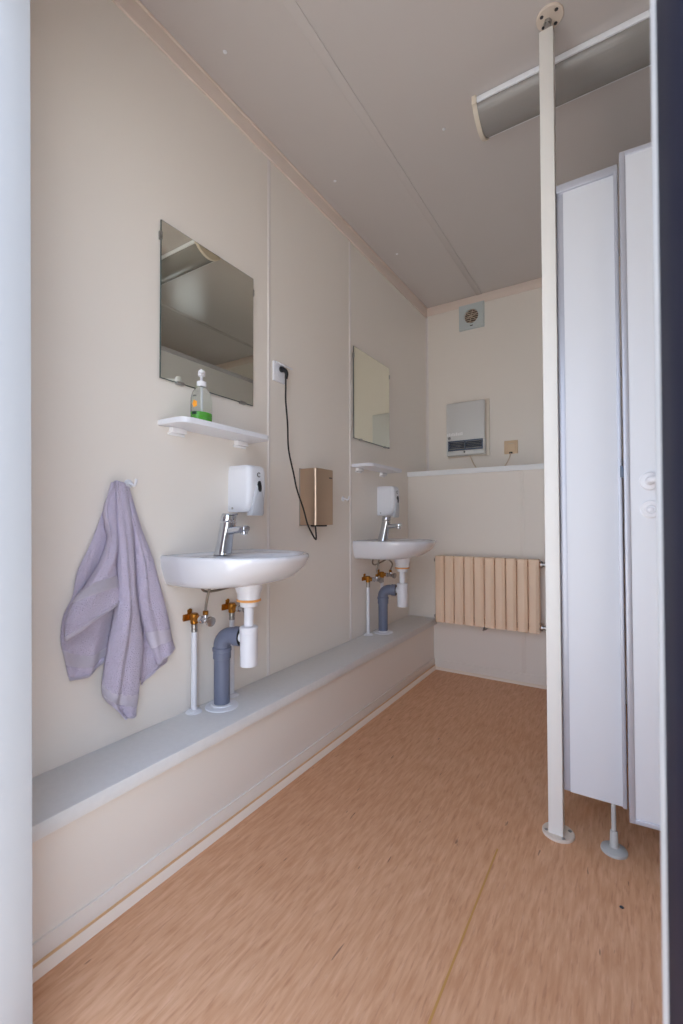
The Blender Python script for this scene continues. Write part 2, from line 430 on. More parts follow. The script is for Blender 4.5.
obj('printed_line', patch(-1.45, -1.05, .082, .085), M['mark'], t)

# ------------------------------------------------------------------ towel hooks
def hook(y, z, label):
    t = thing('wall_hook', label, 'hook', (LX, y, z), 'white plastic wall hooks')
    obj('base', lathe(B(), (LX, y, z), [(.013, 0), (.013, .003), (.009, .006)], axis=(1, 0, 0), n=24), M['white_plastic'], t)
    b = B(); tube(b, [(LX+.004, y, z+.002), (LX+.018, y, z-.002), (LX+.028, y+.001, z-.006), (LX+.036, y+.001, z+.004), (LX+.037, y+.001, z+.013)], .0038, n=12)
    obj('peg', b, M['white_plastic'], t)
    return t
hook(.772, 1.047, 'small white wall hook holding the lilac towel')
hook(1.945, 1.052, 'small empty white wall hook between the hand dryer and far basin')

# ------------------------------------------------------------------ towel
LOBES = {
    'back_left': (0.01, 0.008, [[(0.7174, 1.037), (0.7242, 1.0371), (0.7349, 1.0382)], [(0.6924, 0.9694), (0.7075, 0.964), (0.7326, 0.9646)], [(0.6604, 0.8829), (0.6915, 0.8737), (0.7305, 0.8633)], [(0.6248, 0.8061), (0.6731, 0.7804), (0.7315, 0.751)], [(0.6129, 0.7427), (0.6684, 0.7115), (0.7292, 0.6843)], [(0.5914, 0.6977), (0.6556, 0.6502), (0.7237, 0.6408)], [(0.5848, 0.6384), (0.6508, 0.6039), (0.7154, 0.6094)], [(0.5949, 0.5856), (0.6565, 0.5604), (0.7071, 0.5784)], [(0.6052, 0.5321), (0.6515, 0.5303), (0.7017, 0.5606)]]),
    'back_right': (0.008, 0.008, [[(0.7481, 1.0391), (0.7522, 1.039), (0.7634, 1.0343)], [(0.7672, 0.9421), (0.7808, 0.9421), (0.7987, 0.9421)], [(0.7806, 0.8258), (0.8007, 0.8247), (0.8324, 0.816)], [(0.7878, 0.7089), (0.818, 0.6905), (0.8605, 0.6982)], [(0.7951, 0.5914), (0.8287, 0.585), (0.8822, 0.5966)], [(0.8053, 0.5073), (0.8426, 0.5104), (0.9041, 0.5299)], [(0.8122, 0.4557), (0.8462, 0.4826), (0.9007, 0.5029)]]),
    'left': (0.026, 0.026, [[(0.716, 1.0419), (0.7085, 1.0459), (0.7275, 1.0512)], [(0.6882, 0.9827), (0.6949, 0.9824), (0.7252, 0.9838)], [(0.6887, 0.9283), (0.6954, 0.9255), (0.7257, 0.9252)], [(0.6946, 0.8873), (0.6958, 0.8822), (0.7261, 0.8778)], [(0.6732, 0.8263), (0.6852, 0.829), (0.7207, 0.828)], [(0.6367, 0.7717), (0.6665, 0.7935), (0.721, 0.8003)], [(0.6118, 0.7439), (0.6588, 0.7628), (0.7271, 0.7664)], [(0.5879, 0.6996), (0.646, 0.7254), (0.7302, 0.741)], [(0.5814, 0.6409), (0.6311, 0.6738), (0.7275, 0.7164)]]),
    'right': (0.018, 0.02, [[(0.7418, 1.0496), (0.7414, 1.043), (0.7601, 1.0366)], [(0.7574, 0.9992), (0.7539, 0.9928), (0.776, 0.9883)], [(0.7735, 0.9132), (0.7761, 0.9133), (0.8019, 0.9127)], [(0.7804, 0.8263), (0.7989, 0.8258), (0.8389, 0.822)], [(0.7874, 0.733), (0.8125, 0.7343), (0.867, 0.7285)], [(0.804, 0.6549), (0.8329, 0.6519), (0.8924, 0.6389)], [(0.8307, 0.579), (0.8537, 0.5825), (0.9036, 0.581)], [(0.8617, 0.5056), (0.8749, 0.5235), (0.9148, 0.5412)]]),
    'centre': (0.030, 0.034, [[(0.721, 1.0476), (0.7143, 1.0511), (0.7447, 1.0465)], [(0.7185, 0.9974), (0.7205, 0.9966), (0.7572, 0.9932)], [(0.7193, 0.9142), (0.7271, 0.9143), (0.7701, 0.9133)], [(0.72, 0.8311), (0.7307, 0.8317), (0.7739, 0.8272)], [(0.7207, 0.7482), (0.7343, 0.7489), (0.7777, 0.7409)], [(0.7154, 0.694), (0.7348, 0.6884), (0.7876, 0.6763)], [(0.6992, 0.6155), (0.7296, 0.6074), (0.801, 0.5929)], [(0.686, 0.5381), (0.7188, 0.5234), (0.7952, 0.5135)], [(0.681, 0.4863), (0.7136, 0.4686), (0.7894, 0.4579)], [(0.6895, 0.4569), (0.7167, 0.4353), (0.7834, 0.4171)], [(0.7294, 0.4107), (0.7402, 0.3945), (0.7774, 0.3936)]]),
}

def towel():
    bm = B(); uv = bm.loops.layers.uv.new('UVMap')
    def band(key, v, s):
        if key == 'left': return .665 < v < .79
        if key == 'centre': return .80 < v-.06*(s-.5) < .885
        if key == 'right': return .80 < v < .89
        if key == 'back_left': return .80 < v < .90
        return False
    for key, (base, bulge, rows) in LOBES.items():
        nv = (len(rows)-1)*9; ns = 18
        def pt(j, v):
            f = v*(len(rows)-1); i = min(int(f), len(rows)-2); t_ = f-i
            g = lambda q: Vector(rows[max(0, min(len(rows)-1, q))][j])
            a, b_, c, d_ = g(i-1), g(i), g(i+1), g(i+2)
            return .5*((2*b_)+(c-a)*t_+(2*a-5*b_+4*c-d_)*t_*t_+(3*b_-a-3*c+d_)*t_**3)
        grid = []
        for i in range(nv+1):
            v = i/nv; l, m_, r = pt(0, v), pt(1, v), pt(2, v); row = []
            for k in range(ns+1):
                s = k/ns
                # quadratic through the three points
                y_, z_ = (l*(2*(s-.5)*(s-1))+m_*(4*s*(1-s))+r*(2*s*(s-.5)))
                arch = max(0, math.sin(PI*s))**.55
                wob = .0035*math.sin(s*9+v*7+base*400)*min(1, v*3)*arch+.002*math.sin(v*23+s*5)*arch
                fold = -.010*math.exp(-((s-(.62+.06*math.sin(v*5)))/.09)**2)*min(1, v*2.5) if key == 'centre' else 0
                if key == 'left': fold = -.008*math.exp(-((s-.45-.1*v)/.12)**2)*max(0, 1-v*1.1)
                if key == 'right': fold = -.009*math.exp(-((s-.55)/.1)**2)*max(0, 1-v*.9)
                if key == 'back_left': fold = .006*math.sin(s*11+v*2)*v
                env = min(1, .25+v*2.2)
                x_ = LX+base+bulge*arch*env*(.72+.28*math.sin(PI*min(1, v*1.05)))+wob+fold
                x_ += .013*v*v if key == 'left' else .004*v*v if key == 'right' else (.006*v if key == 'centre' else 0)
                hem = math.exp(-((1-v)/.018)**2)*.003
                x_ = max(LX+.004, x_+hem)
                row.append(bm.verts.new((x_, y_, z_)))
            # tuck the two side edges back towards the wall
            eL = bm.verts.new((max(LX+.003, row[0].co.x-.012), row[0].co.y+.004, row[0].co.z)); eR = bm.verts.new((max(LX+.003, row[-1].co.x-.012), row[-1].co.y-.004, row[-1].co.z))
            grid.append([eL]+row+[eR])
        for i in range(nv):
            for k in range(ns+2):
                f = bm.faces.new((grid[i][k], grid[i][k+1], grid[i+1][k+1], grid[i+1][k]))
                v = (i+.5)/nv; s = (k-.5)/ns
                f.material_index = 1 if band(key, v, s) or v > .978 else 0
                for lp, (ii, kk) in zip(f.loops, ((i, k), (i, k+1), (i+1, k+1), (i+1, k))): lp[uv].uv = (kk/ns, ii/nv*6)
    o = obj('towel', bm, [M['towel'], M['towel_band']], loc=(LX, .75, 1.04), ang=180)
    sd = o.modifiers.new('thickness', 'SOLIDIFY'); sd.thickness = .0035; sd.offset = -1
    return tag(o, 'lilac-grey terry hand towel hanging in folds from a wall hook', 'towel')
towel()

# ------------------------------------------------------------------ soap dispensers
def dispenser(y0, label):
    z0, z1 = .971, 1.139; yc = y0+.048; d = .108
    t = thing('soap_dispenser', label, 'soap dispenser', (LX, yc, z0), 'white wall soap dispensers')
    rings = []
    for z, hw, dd, r in ((z0, .043, .085, .012), (z0+.004, .046, .092, .016), (z0+.03, .047, .100, .020), (z0+.09, .047, .106, .022), (z1-.02, .046, .104, .022), (z1-.006, .044, .099, .020), (z1, .040, .090, .018)):
        P = []; n = 8
        P.append((LX, yc-hw))
        for k in range(n+1):
            a = -PI/2+PI/2*k/n; P.append((LX+dd-r+r*math.cos(a), yc-hw+r+r*math.sin(a)))
        for k in range(n+1):
            a = PI/2*k/n; P.append((LX+dd-r+r*math.cos(a), yc+hw-r+r*math.sin(a)))
        P.append((LX, yc+hw)); rings.append([(x, y, z) for x, y in P])
    obj('cover', rings_mesh(B(), rings), M['white_plastic'], t, ang=45)
    b = B(); rings = []
    for z, hw, x in ((z0-.012, .028, .104), (z0-.004, .029, .108), (z0+.05, .024, .111), (z0+.088, .014, .111), (z0+.10, .006, .108)):
        rings.append([(LX+x-.03, yc-hw, z), (LX+x-.004, yc-hw, z), (LX+x, yc-hw*.7, z), (LX+x, yc+hw*.7, z), (LX+x-.004, yc+hw, z), (LX+x-.03, yc+hw, z)])
    obj('push_lever', rings_mesh(b, rings), mat_lever, t)['label'] = 'light grey push lever'
    b = B(); c = b.verts.new((LX+.1135, yc, z0+.092)); ring = []
    for k in range(24):
        q = 2*PI*k/24; w_ = .0085*math.cos(q)*(1-.25*math.sin(q)); ring.append(b.verts.new((LX+.1125, yc+w_, z0+.092+.020*math.sin(q))))
    for k in range(24): b.faces.new((c, ring[k], ring[(k+1) % 24]))
    r2 = [b.verts.new(v.co+Vector((-.012, 0, 0))) for v in ring]
    for k in range(24): b.faces.new((ring[k], ring[(k+1) % 24], r2[(k+1) % 24], r2[k]))
    obj('level_window', b, M['rubber'], t)['label'] = 'black teardrop level window'
    pts = [(LX+.1065, yc+.0075*math.cos(a), z0+.134+.0075*math.sin(a)) for a in [math.radians(40+k*28) for k in range(11)]]
    obj('logo', tube(B(), pts, .0014, n=8, sub=3), M['mark'], t)['label'] = 'small dark curl logo'
    for yy in (yc-.040,):
        obj('lock', lathe(B(), (LX+.022, y0+.0012, z0+.014), [(.004, 0), (.004, .0018), (.002, .0024)], axis=(0, -1, 0), n=14), M['satin_metal'], t)
    return t
mat_lever = mat('lever_grey', srgb(196, 198, 204), .35)
t = dispenser(1.160, 'white wall soap dispenser above the tap of the nearer basin')
dup(t, (0, DY-.006, 0), 'white wall soap dispenser above the tap of the far basin')

# ------------------------------------------------------------------ hand dryer with cord and the white socket
t = thing('hand_dryer', 'small champagne metal hand dryer on the wall between the basins', 'hand dryer', (LX, 1.65, .92))
P = []; d_ = .092; r = .013; y0, y1 = 1.584, 1.722
P.append((LX+.002, y0))
for k in range(7):
    a = -PI/2+PI/2*k/6; P.append((LX+d_-r+r*math.cos(a), y0+r+r*math.sin(a)))
for k in range(7):
    a = PI/2*k/6; P.append((LX+d_-r+r*math.cos(a), y1-r+r*math.sin(a)))
P.append((LX+.002, y1))
b = B(); prism(b, P, 'z', .921, 1.170)
es = [e for e in b.edges if abs(e.verts[0].co.z-e.verts[1].co.z) < 1e-6]
bmesh.ops.bevel(b, geom=es, offset=.0015, segments=2, affect='EDGES')
obj('cover', b, M['steel_gold'], t, ang=40)
obj('back_plate', box(B(), LX, LX+.004, y0-.003, y1+.003, .918, 1.173, .001), M['satin_metal'], t)
obj('air_outlet', box(B(), LX+.03, LX+.075, y0+.04, y1-.03, .914, .922, .002), M['rubber'], t)
b = B()
for k in range(5): box(b, LX+d_, LX+d_+.0006, 1.682+k*.0052, 1.6855+k*.0052, 1.130, 1.136)
obj('logo', b, M['mark'], t)
cord = obj('power_cord', tube(B(), [(LX+.034, 1.447, 1.532), (LX+.030, 1.452, 1.49), (LX+.024, 1.459, 1.445), (LX+.022, 1.474, 1.345), (LX+.022, 1.481, 1.24), (LX+.026, 1.512, 1.135),
     (LX+.036, 1.519, 1.075), (LX+.050, 1.546, .992), (LX+.060, 1.563, .925), (LX+.062, 1.596, .880), (LX+.060, 1.622, .858), (LX+.055, 1.634, .868), (LX+.052, 1.632, .921)], .0036, n=10), M['cord'], t)
b = B(); tube(b, [(LX+.010, 1.444, 1.572), (LX+.030, 1.444, 1.566), (LX+.040, 1.445, 1.552), (LX+.036, 1.447, 1.530)], lambda q: .0110-.005*q, n=14, sub=5)
lathe(b, (LX+.007, 1.444, 1.573), [(.012, 0), (.0125, .008), (.010, .016)], axis=(1, 0, 0), n=22)
obj('plug', b, M['rubber'], cord)
t = thing('wall_socket', 'white wall socket with a hinged lid and black plug', 'socket', (LX, 1.442, 1.56))
obj('frame', box(B(), LX, LX+.011, 1.401, 1.484, 1.518, 1.600, .003), M['white_plastic'], t)
b = B(); lathe(b, (LX+.011, 1.442, 1.556), [(.0255, -.002), (.0255, .001), (.0215, .001), (.0205, -.001)], axis=(1, 0, 0), n=30); obj('socket_ring', b, M['white_plastic'], t)
b = B(); prism(b, [(LX+.011, 1.594), (LX+.014, 1.598), (LX+.052, 1.575), (LX+.050, 1.571)], 'y', 1.412, 1.474)
obj('lid', b, M['white_plastic'], t)['label'] = 'raised white socket lid'

# ------------------------------------------------------------------ wash basins
SY = 1.085
def washbasin(label):
    t = thing('washbasin', label, 'washbasin', (LX, SY, .70), 'white ceramic wall basins')
    N_ = 96
    def outline(fx, hy, z, straight=.10, ex=2.25, x0=0.):
        P = []
        sx = min(straight, fx*.5)
        # from the wall on the near side round the front to the wall on the far side
        n1, n2 = 10, N_-20-12
        for k in range(n1): P.append((LX+x0+(sx-x0)*k/n1, SY-hy*(.965+.035*(k/n1)), z))
        for k in range(n2+1):
            a = -PI/2+PI*k/n2; c, s = math.cos(a), math.sin(a)
            P.append((LX+sx+(fx-sx)*abs(c)**(2/ex), SY+hy*(1 if s > 0 else -1)*abs(s)**(2/ex), z))
        for k in range(1, n1+1): P.append((LX+x0+(sx-x0)*(1-k/n1), SY+hy*(1-.035*(k/n1)), z))
        m = 11
        for k in range(1, m): P.append((LX+x0, SY+hy*.965*(1-2*k/m), z))
        return P
    outer = [(.17, .145, .739), (.222, .170, .735), (.246, .182, .737), (.272, .190, .743), (.304, .197, .756), (.330, .203, .774), (.352, .208, .792), (.365, .211, .813), (.370, .212, .823), (.368, .2115, .829), (.362, .207, .832)]
    rings = [outline(fx, hy, z, x0=.0) for fx, hy, z in outer]
    n = len(rings[0])
    # inner rim -> deck
    rings.append(outline(.353, .199, .8315, x0=.008))
    rings.append(outline(.345, .192, .826, x0=.016))
    base = rings[-1]
    cx, cy = LX+.220, SY
    def bowl(ax, ay, z, w):
        out = []
        for (px, py, pz) in base:
            a = math.atan2((py-cy)/.19, (px-cx)/.16)
            q = Vector((cx+ax*math.cos(a), cy+ay*math.sin(a), z)); out.append(tuple(q.lerp(Vector((px, py, pz)), w)))
        return out
    rings.append(bowl(.124, .172, .8245, .35))
    for ax, ay, z in ((.120, .168, .822), (.116, .160, .814), (.110, .146, .795), (.096, .122, .772), (.070, .086, .757), (.036, .040, .750), (.022, .022, .748)):
        rings.append(bowl(ax, ay, z, 0))
    body = obj('bowl', rings_mesh(B(), rings), M['ceramic'], t, ang=60)
    obj('drain', lathe(B(), (cx, cy, .7485), [(.026, 0), (.026, .0025), (.02, .003), (.018, .001)], n=28), M['chrome'], t)
    obj('overflow', lathe(B(), (cx-.100, cy, .803), [(.011, 0), (.011, .004), (.008, .005)], axis=(1, 0, .35), n=20), M['chrome'], t)
    for s in (-1, 1): obj('wall_bolt', lathe(B(), (LX, SY+s*.13, .74), [(.012, -.0), (.012, .002)], axis=(1, 0, 0), n=6), M['satin_metal'], t) if False else None
    return t
t = washbasin('white ceramic wall basin beside the lilac towel')
dup(t, (0, DY-.004, .002), 'white ceramic wall basin near the back wall and radiator')

# ------------------------------------------------------------------ taps
def tap(label):
    y = 1.060; x = LX+.082; z = .8275
    t = thing('mixer_tap', label, 'tap', (x, y, z), 'chrome mixer taps')
    top = Vector((x+.026, y, z+.107)); bot = Vector((x, y, z))
    rings = []
    for f, rx, ry in ((0, .029, .029), (.03, .028, .028), (.08, .0265, .0265), (.5, .0235, .0245), (.85, .0235, .025), (1, .024, .0255)):
        c = bot.lerp(top, f); rings.append([(c.x+rx*abs(math.cos(q))**.8*(1 if math.cos(q) > 0 else -1), c.y+ry*abs(math.sin(q))**.8*(1 if math.sin(q) > 0 else -1), c.z) for q in [2*PI*k/32 for k in range(32)]])
    obj('body', rings_mesh(B(), rings), M['chrome'], t, ang=50)
    sp = []
    s0 = Vector((x+.014, y, z+.076)); s1 = Vector((x+.110, y, z+.087))
    for f, hw, hh in ((0, .016, .0145), (.3, .0165, .012), (.8, .0165, .010), (.96, .0155, .0095), (1, .013, .007)):
        c = s0.lerp(s1, f); sp.append([(c.x, c.y+hw*abs(math.cos(q))**.6*(1 if math.cos(q) > 0 else -1), c.z+hh*abs(math.sin(q))**.6*(1 if math.sin(q) > 0 else -1)) for q in [2*PI*k/28 for k in range(28)]])
    s_ = obj('spout', rings_mesh(B(), sp), M['chrome'], t, ang=50)
    obj('aerator', lathe(B(), (x+.098, y, z+.082), [(.0115, 0), (.012, -.003), (.012, -.013), (.0095, -.015)], n=22), M['chrome'], s_)
    lv = []
    l0 = Vector((x+.024, y, z+.1085)); 
    for dz, rx, ry, dx in ((0, .0235, .0245, 0), (.003, .025, .0265, 0), (.018, .0245, .026, .003), (.023, .022, .024, .004), (.025, .012, .013, .005)):
        lv.append([(l0.x+dx+rx*math.cos(q), y+ry*math.sin(q), l0.z+dz) for q in [2*PI*k/32 for k in range(32)]])
    h = obj('lever', rings_mesh(B(), lv), M['chrome'], t, ang=40)
    b = B(); box(b, x+.004, x+.062, y-.011, y+.011, z+.130, z+.137, .003); obj('handle', b, M['chrome'], h)
    obj('indicator', lathe(B(), (x+.0485, y, z+.118), [(.0035, 0), (.003, .0015)], axis=(1, 0, .1), n=14), M['mark'], t)
    return t
t = tap('chrome single-lever mixer tap on the nearer basin')
dup(t, (0, DY, .002), 'chrome single-lever mixer tap on the far basin')

# ------------------------------------------------------------------ bottle traps
def trap(label):
    x, y = LX+.174, 1.088
    t = thing('bottle_trap', label, 'drain trap', (x, y, .46), 'white bottle traps')
    obj('flange', lathe(B(), (x, y, 0), [(.045, .742), (.043, .715), (.037, .700), (.037, .684)], n=32), M['white_plastic'], t)
    obj('gasket', lathe(B(), (x, y, 0), [(.036, .6845), (.0395, .683), (.0395, .6775), (.036, .676)], n=32), M['gasket'], t)['label'] = 'thin orange gasket ring'
    obj('nut', lathe(B(), (x, y, 0), [(.027, .6765), (.028, .675), (.028, .660), (.024, .658)], n=28), M['white_plastic'], t)
    obj('tailpipe', cyl(B(), (x, y, .58), (x, y, .660), .0155), M['white_plastic'], t)
    c_ = obj('cup', lathe(B(), (x, y, 0), [(.023, .466), (.028, .467), (.0285, .471), (.0285, .574), (.0300, .575), (.0300, .592), (.026, .595), (.016, .596)], n=36), M['white_plastic'], t)
    ox, oy = LX+.074, 1.068
    dirv = Vector((ox-x, oy-y, 0)).normalized()
    b = B(); a0 = Vector((x, y, .556)); cyl(b, a0+dirv*.02, a0+dirv*.085, .0165); obj('outlet_pipe', b, M['white_plastic'], t)
    return t
t = trap('white plastic bottle trap under the nearer basin')
dup(t, (0, DY+.030, 0), 'white plastic bottle trap under the far basin')

# ------------------------------------------------------------------ grey drain pipes
def drain(label):
    x, y = LX+.068, 1.071
    t = thing('drain_pipe', label, 'pipe', (x, y, .318), 'grey drain pipes')
    obj('floor_collar', lathe(B(), (x, y, .318), [(.055, 0), (.054, .003), (.044, .006), (.036, .007), (.035, .012), (.030, .012)], n=36), M['white_plastic'], t)['label'] = 'white floor collar'
    b = B(); lathe(b, (x, y, 0), [(.0262, .322), (.0262, .50), (.0262, .51)], n=32); obj('pipe', b, M['grey_pipe'], t)
    dv = Vector((.176-.068, .026, 0)).normalized()
    b = B(); lathe(b, (x, y, 0), [(.0285, .478), (.0295, .479), (.0295, .502), (.0315, .504), (.0315, .514), (.028, .517)], n=32)
    c0 = Vector((x, y, .51)); pts = [c0]
    for k in range(9):
        a = PI/2*k/8; pts.append(c0+dv*(.036*(1-math.cos(a)))+Vector((0, 0, .010+.036*math.sin(a))))
    pts.append(pts[-1]+dv*.016)
    tube(b, pts, .0280, n=28, smooth=False)
    e = pts[-1]; lathe(b, e, [(.0285, -.004), (.0315, -.002), (.0315, .020), (.029, .021), (.0295, .0)], axis=dv, n=32)
    el = obj('elbow', b, M['grey_pipe'], t, ang=30)
    obj('rubber_seal', lathe(B(), e, [(.029, .0195), (.029, .0235), (.0165, .0235), (.0165, .018)], axis=dv, n=32), M['rubber'], el)
    return t
t = drain('grey plastic drain pipe rising from the ledge under the nearer basin')
dup(t, (0, DY+.020, 0), 'grey plastic drain pipe rising from the ledge under the far basin')

# ------------------------------------------------------------------ supply pipes, valves, hoses
def supply(y, ztop, label, group='white supply pipes'):
    x = LX+.026
    t = thing('supply_pipe', label, 'pipe', (x, y, .318), group)
    obj('pipe', cyl(B(), (x, y, .32), (x, y, ztop-.02), .0092, n=18), M['white_plastic'], t)
    obj('floor_collar', lathe(B(), (x, y, .318), [(.026, 0), (.025, .003), (.018, .008), (.0095, .009)], n=28), M['white_plastic'], t)
    obj('ferrule', lathe(B(), (x, y, ztop-.026), [(.0095, 0), (.0105, .001), (.0105, .009), (.009, .010), (.009, .012), (.0105, .013), (.0105, .024), (.009, .026)], n=20), M['satin_metal'], t)['label'] = 'metal crimp ring'
    return t
def valve(y, z, label):
    x = LX+.026
    t = thing('angle_valve', label, 'valve', (LX, y, z), 'angle valves below the basins')
    b = B(); lathe(b, (x, y, z-.018), [(.011, 0), (.0125, .002), (.0125, .016), (.0135, .018), (.0135, .03), (.010, .034)], n=20)
    cyl(b, (x-.004, y, z), (x+.034, y, z), .0115, .010)
    box(b, LX, LX+.005, y-.026, y+.026, z-.010, z+.012, .002); box(b, LX, LX+.005, y-.008, y+.008, z, z+.026, .002)
    box(b, LX+.002, LX+.02, y-.008, y+.008, z-.008, z+.010, .002)
    for a, c in ((y-.022, z), (y+.022, z), (y, z+.022)): lathe(b, (LX+.004, a, c), [(.0072, 0), (.007, .003), (.004, .0045)], axis=(1, 0, 0), n=14)
    obj('wall_elbow', b, M['brass'], t)['label'] = 'brass wall elbow'
    b = B(); lathe(b, (x+.030, y, z), [(.010, 0), (.0125, .001), (.0125, .010), (.0095, .012), (.0095, .020), (.0105, .022), (.0105, .032), (.008, .034)], axis=(1, 0, 0), n=20)
    cyl(b, (x+.054, y, z), (x+.054, y, z+.018), .0078)
    bd = obj('valve_body', b, M['chrome'], t)
    lathe_b = lathe(B(), (x+.064, y, z), [(.007, 0), (.007, .008), (.0155, .010), (.016, .020), (.012, .022)], axis=(1, -.1, -.15), n=12)
    obj('knob', lathe_b, M['satin_metal'], t)['label'] = 'ribbed chrome knob'
    obj('hose_nut', lathe(B(), (x+.054, y, z+.016), [(.0085, 0), (.009, .001), (.009, .012), (.0065, .014)], n=6), M['brass'], t)
    return t
def hose(pts, label):
    o = obj('supply_hose', tube(B(), pts, .0042, n=10), M['hose'], loc=pts[0])
    return tag(o, label, 'hose', 'braided hoses below the basins')
for k in (0, 1):
    w = ('nearer', 'far')[k]; s = k*(DY+.006); o = k*.004
    supply(.990+s, .603, 'white supply pipe left of the grey drain under the %s basin' % w)
    supply(1.156+s, .612, 'white supply pipe partly behind the grey drain under the %s basin' % w)
    valve(.990+s, .622, 'brass and chrome angle valve on the left pipe under the %s basin' % w)
    valve(1.156+s, .630, 'brass and chrome angle valve behind the trap under the %s basin' % w)
    x = LX+.080
    hose([(x, .990+s, .650), (x-.002, .995+s, .675), (x+.004, .999+s, .71), (x+.008, 1.01+s, .742)], 'braided hose rising from the left valve under the %s basin' % w)
    if k == 0:
        hose([(x, 1.156+s, .658), (x+.01, 1.156+s, .690), (x-.005, 1.12+s, .712), (x-.02, 1.05+s, .706), (x-.02, 1.00+s, .712), (x-.01, .975+s, .742)], 'braided hose looping under the nearer basin')
    else:
        hose([(x, 1.156+s, .658), (x+.012, 1.156+s, .695), (x, 1.12+s, .722), (x-.01, 1.07+s, .712), (x-.02, 1.01+s, .700), (x-.02, .98+s, .712), (x-.01, .97+s, .742)], 'braided hose looping under the far basin')

# ------------------------------------------------------------------ radiator
t = thing('radiator', 'beige-pink sectional radiator hung on the lower back wall', 'radiator', (-.71, YL, .32))
x0, pitch = -1.006, .0600
for k in range(10):
    xa = x0+k*pitch+.002; xb = xa+.0562; yf = 2.655
    b = B()
    # front plate with turned-back sides
    P = [(xa, yf+.012), (xa+.006, yf+.002), (xa+.012, yf), (xb-.017, yf), (xb-.002, yf+.011), (xb, yf+.020), (xb-.002, yf+.022), (xb-.012, yf+.014), (xa+.012, yf+.012), (xa+.004, yf+.022)]
    prism(b, P, 'z', .322, .722)
    # central water channel and rear fin
    box(b, (xa+xb)/2-.012, (xa+xb)/2+.012, yf+.010, yf+.070, .335, .712, .004)
    box(b, xa+.004, xb-.004, yf+.066, yf+.072, .335, .712, .001)
    box(b, xa+.002, xb-.002, yf+.006, yf+.060, .716, .724, .003); box(b, xa+.002, xb-.002, yf+.006, yf+.060, .318, .328, .003)
    obj('section', b, M['radiator'], t, ang=25)
b = B(); cyl(b, (x0-.004, 2.695, .695), (x0+.604, 2.695, .695), .016); obj('header', b, M['radiator_in'], t)
b = B(); cyl(b, (x0-.004, 2.695, .348), (x0+.604, 2.695, .348), .016); obj('header', b, M['radiator_in'], t)
for z, n_ in ((.695, 'upper'), (.348, 'lower')):
    b = B(); lathe(b, (x0+.603, 2.695, z), [(.019, 0), (.019, .008), (.012, .010), (.012, .018), (.015, .019), (.015, .030), (.009, .032), (.009, .1)], axis=(1, 0, 0), n=18)
    obj('pipe_fitting', b, M['satin_metal'], t)
    obj('plug', lathe(B(), (x0-.003, 2.695, z), [(.016, 0), (.016, .004), (.009, .005), (.009, .011)], axis=(-1, 0, 0), n=8), M['satin_metal'], t)
b = B(); box(b, -.722, -.704, 2.69, YL, .296, .325, .003); cyl(b, (-.713, 2.70, .312), (-.713, 2.67, .300), .006); obj('bracket', b, M['satin_metal'], t)
for xx in (-.87, -.58): obj('bracket', box(B(), xx, xx+.02, 2.72, YL, .60, .70, .003), M['radiator_in'], t)

# ------------------------------------------------------------------ convector heater
t = thing('wall_heater', 'white box fan heater on the upper back wall above the ledge', 'heater', (-.92, YU, 1.38))
hx0, hx1, hz0, hz1, hy = -1.052, -.792, 1.388, 1.752, 3.026
obj('back_plate', box(B(), hx0-.012, hx1+.018, YU-.012, YU, hz0-.006, hz1+.018, .003), M['heater_side'], t)
obj('chassis', box(B(), hx0+.004, hx1-.002, hy+.028, YU-.010, hz0+.002, hz1-.002, .004), M['heater_side'], t)
b = B(); box(b, hx0, hx1, hy, hy+.034, hz0+.100, hz1, .008, 3); obj('front_cover', b, M['heater'], t)
b = B(); box(b, hx0, hx1, hy, hy+.05, hz0, hz0+.032, .006); box(b, hx0, hx0+.010, hy+.004, hy+.05, hz0+.02, hz0+.11, .002); box(b, hx1-.010, hx1, hy+.004, hy+.05, hz0+.02, hz0+.11, .002)
obj('lower_cover', b, M['heater'], t)
gr = obj('outlet_recess', box(B(), hx0+.010, hx1-.010, hy+.030, hy+.034, hz0+.03, hz0+.105), M['dark'], t)
b = B(); box(b, hx0+.011, hx1-.011, hy+.001, hy+.008, hz0+.034, hz0+.044, .001); box(b, hx0+.011, hx1-.011, hy+.001, hy+.008, hz0+.092, hz0+.102, .001)
for f in (.0, .5, 1.): box(b, hx0+.011+f*(hx1-hx0-.030), hx0+.019+f*(hx1-hx0-.030), hy+.002, hy+.01, hz0+.036, hz0+.1, .001)
obj('grille_frame', b, M['slate'], t)
for k in range(5):
    z = hz0+.050+k*.0105
    b = B(); prism(b, [(hy+.006, z), (hy+.026, z+.010), (hy+.026, z+.0118), (hy+.006, z+.0018)], 'x', hx0+.014, hx1-.014); obj('louvre', b, M['slate'], t)
b = B()
for k in range(9):
    h_ = (.012, .016, .013, .015, .012, .016, .012, .014, .016)[k]; xx = hx0+.006+k*.0125
    box(b, xx, xx+.0092, hy-.0006, hy+.001, hz0+.136, hz0+.138+h_*1.25)
obj('lettering', b, M['white_mark'], t)['label'] = 'white lettering, unreadable'
b = B(); lathe(b, (hx0+.022, hy+.001, hz0+.122), [(.010, 0), (.010, .0012), (.0075, .0012), (.0075, .0006)], axis=(0, -1, 0), n=24); box(b, hx0+.014, hx0+.030, hy-.0006, hy+.001, hz0+.1205, hz0+.1235); box(b, hx0+.0205, hx0+.0235, hy-.0006, hy+.001, hz0+.114, hz0+.130)
obj('emblem', b, M['mark'], t)['label'] = 'small round dark emblem'
obj('indicator', lathe(B(), (-.925, hy, hz0+.020), [(.006, 0), (.006, .003), (.003, .005)], axis=(0, -1, 0), n=16), M['mark'], t)
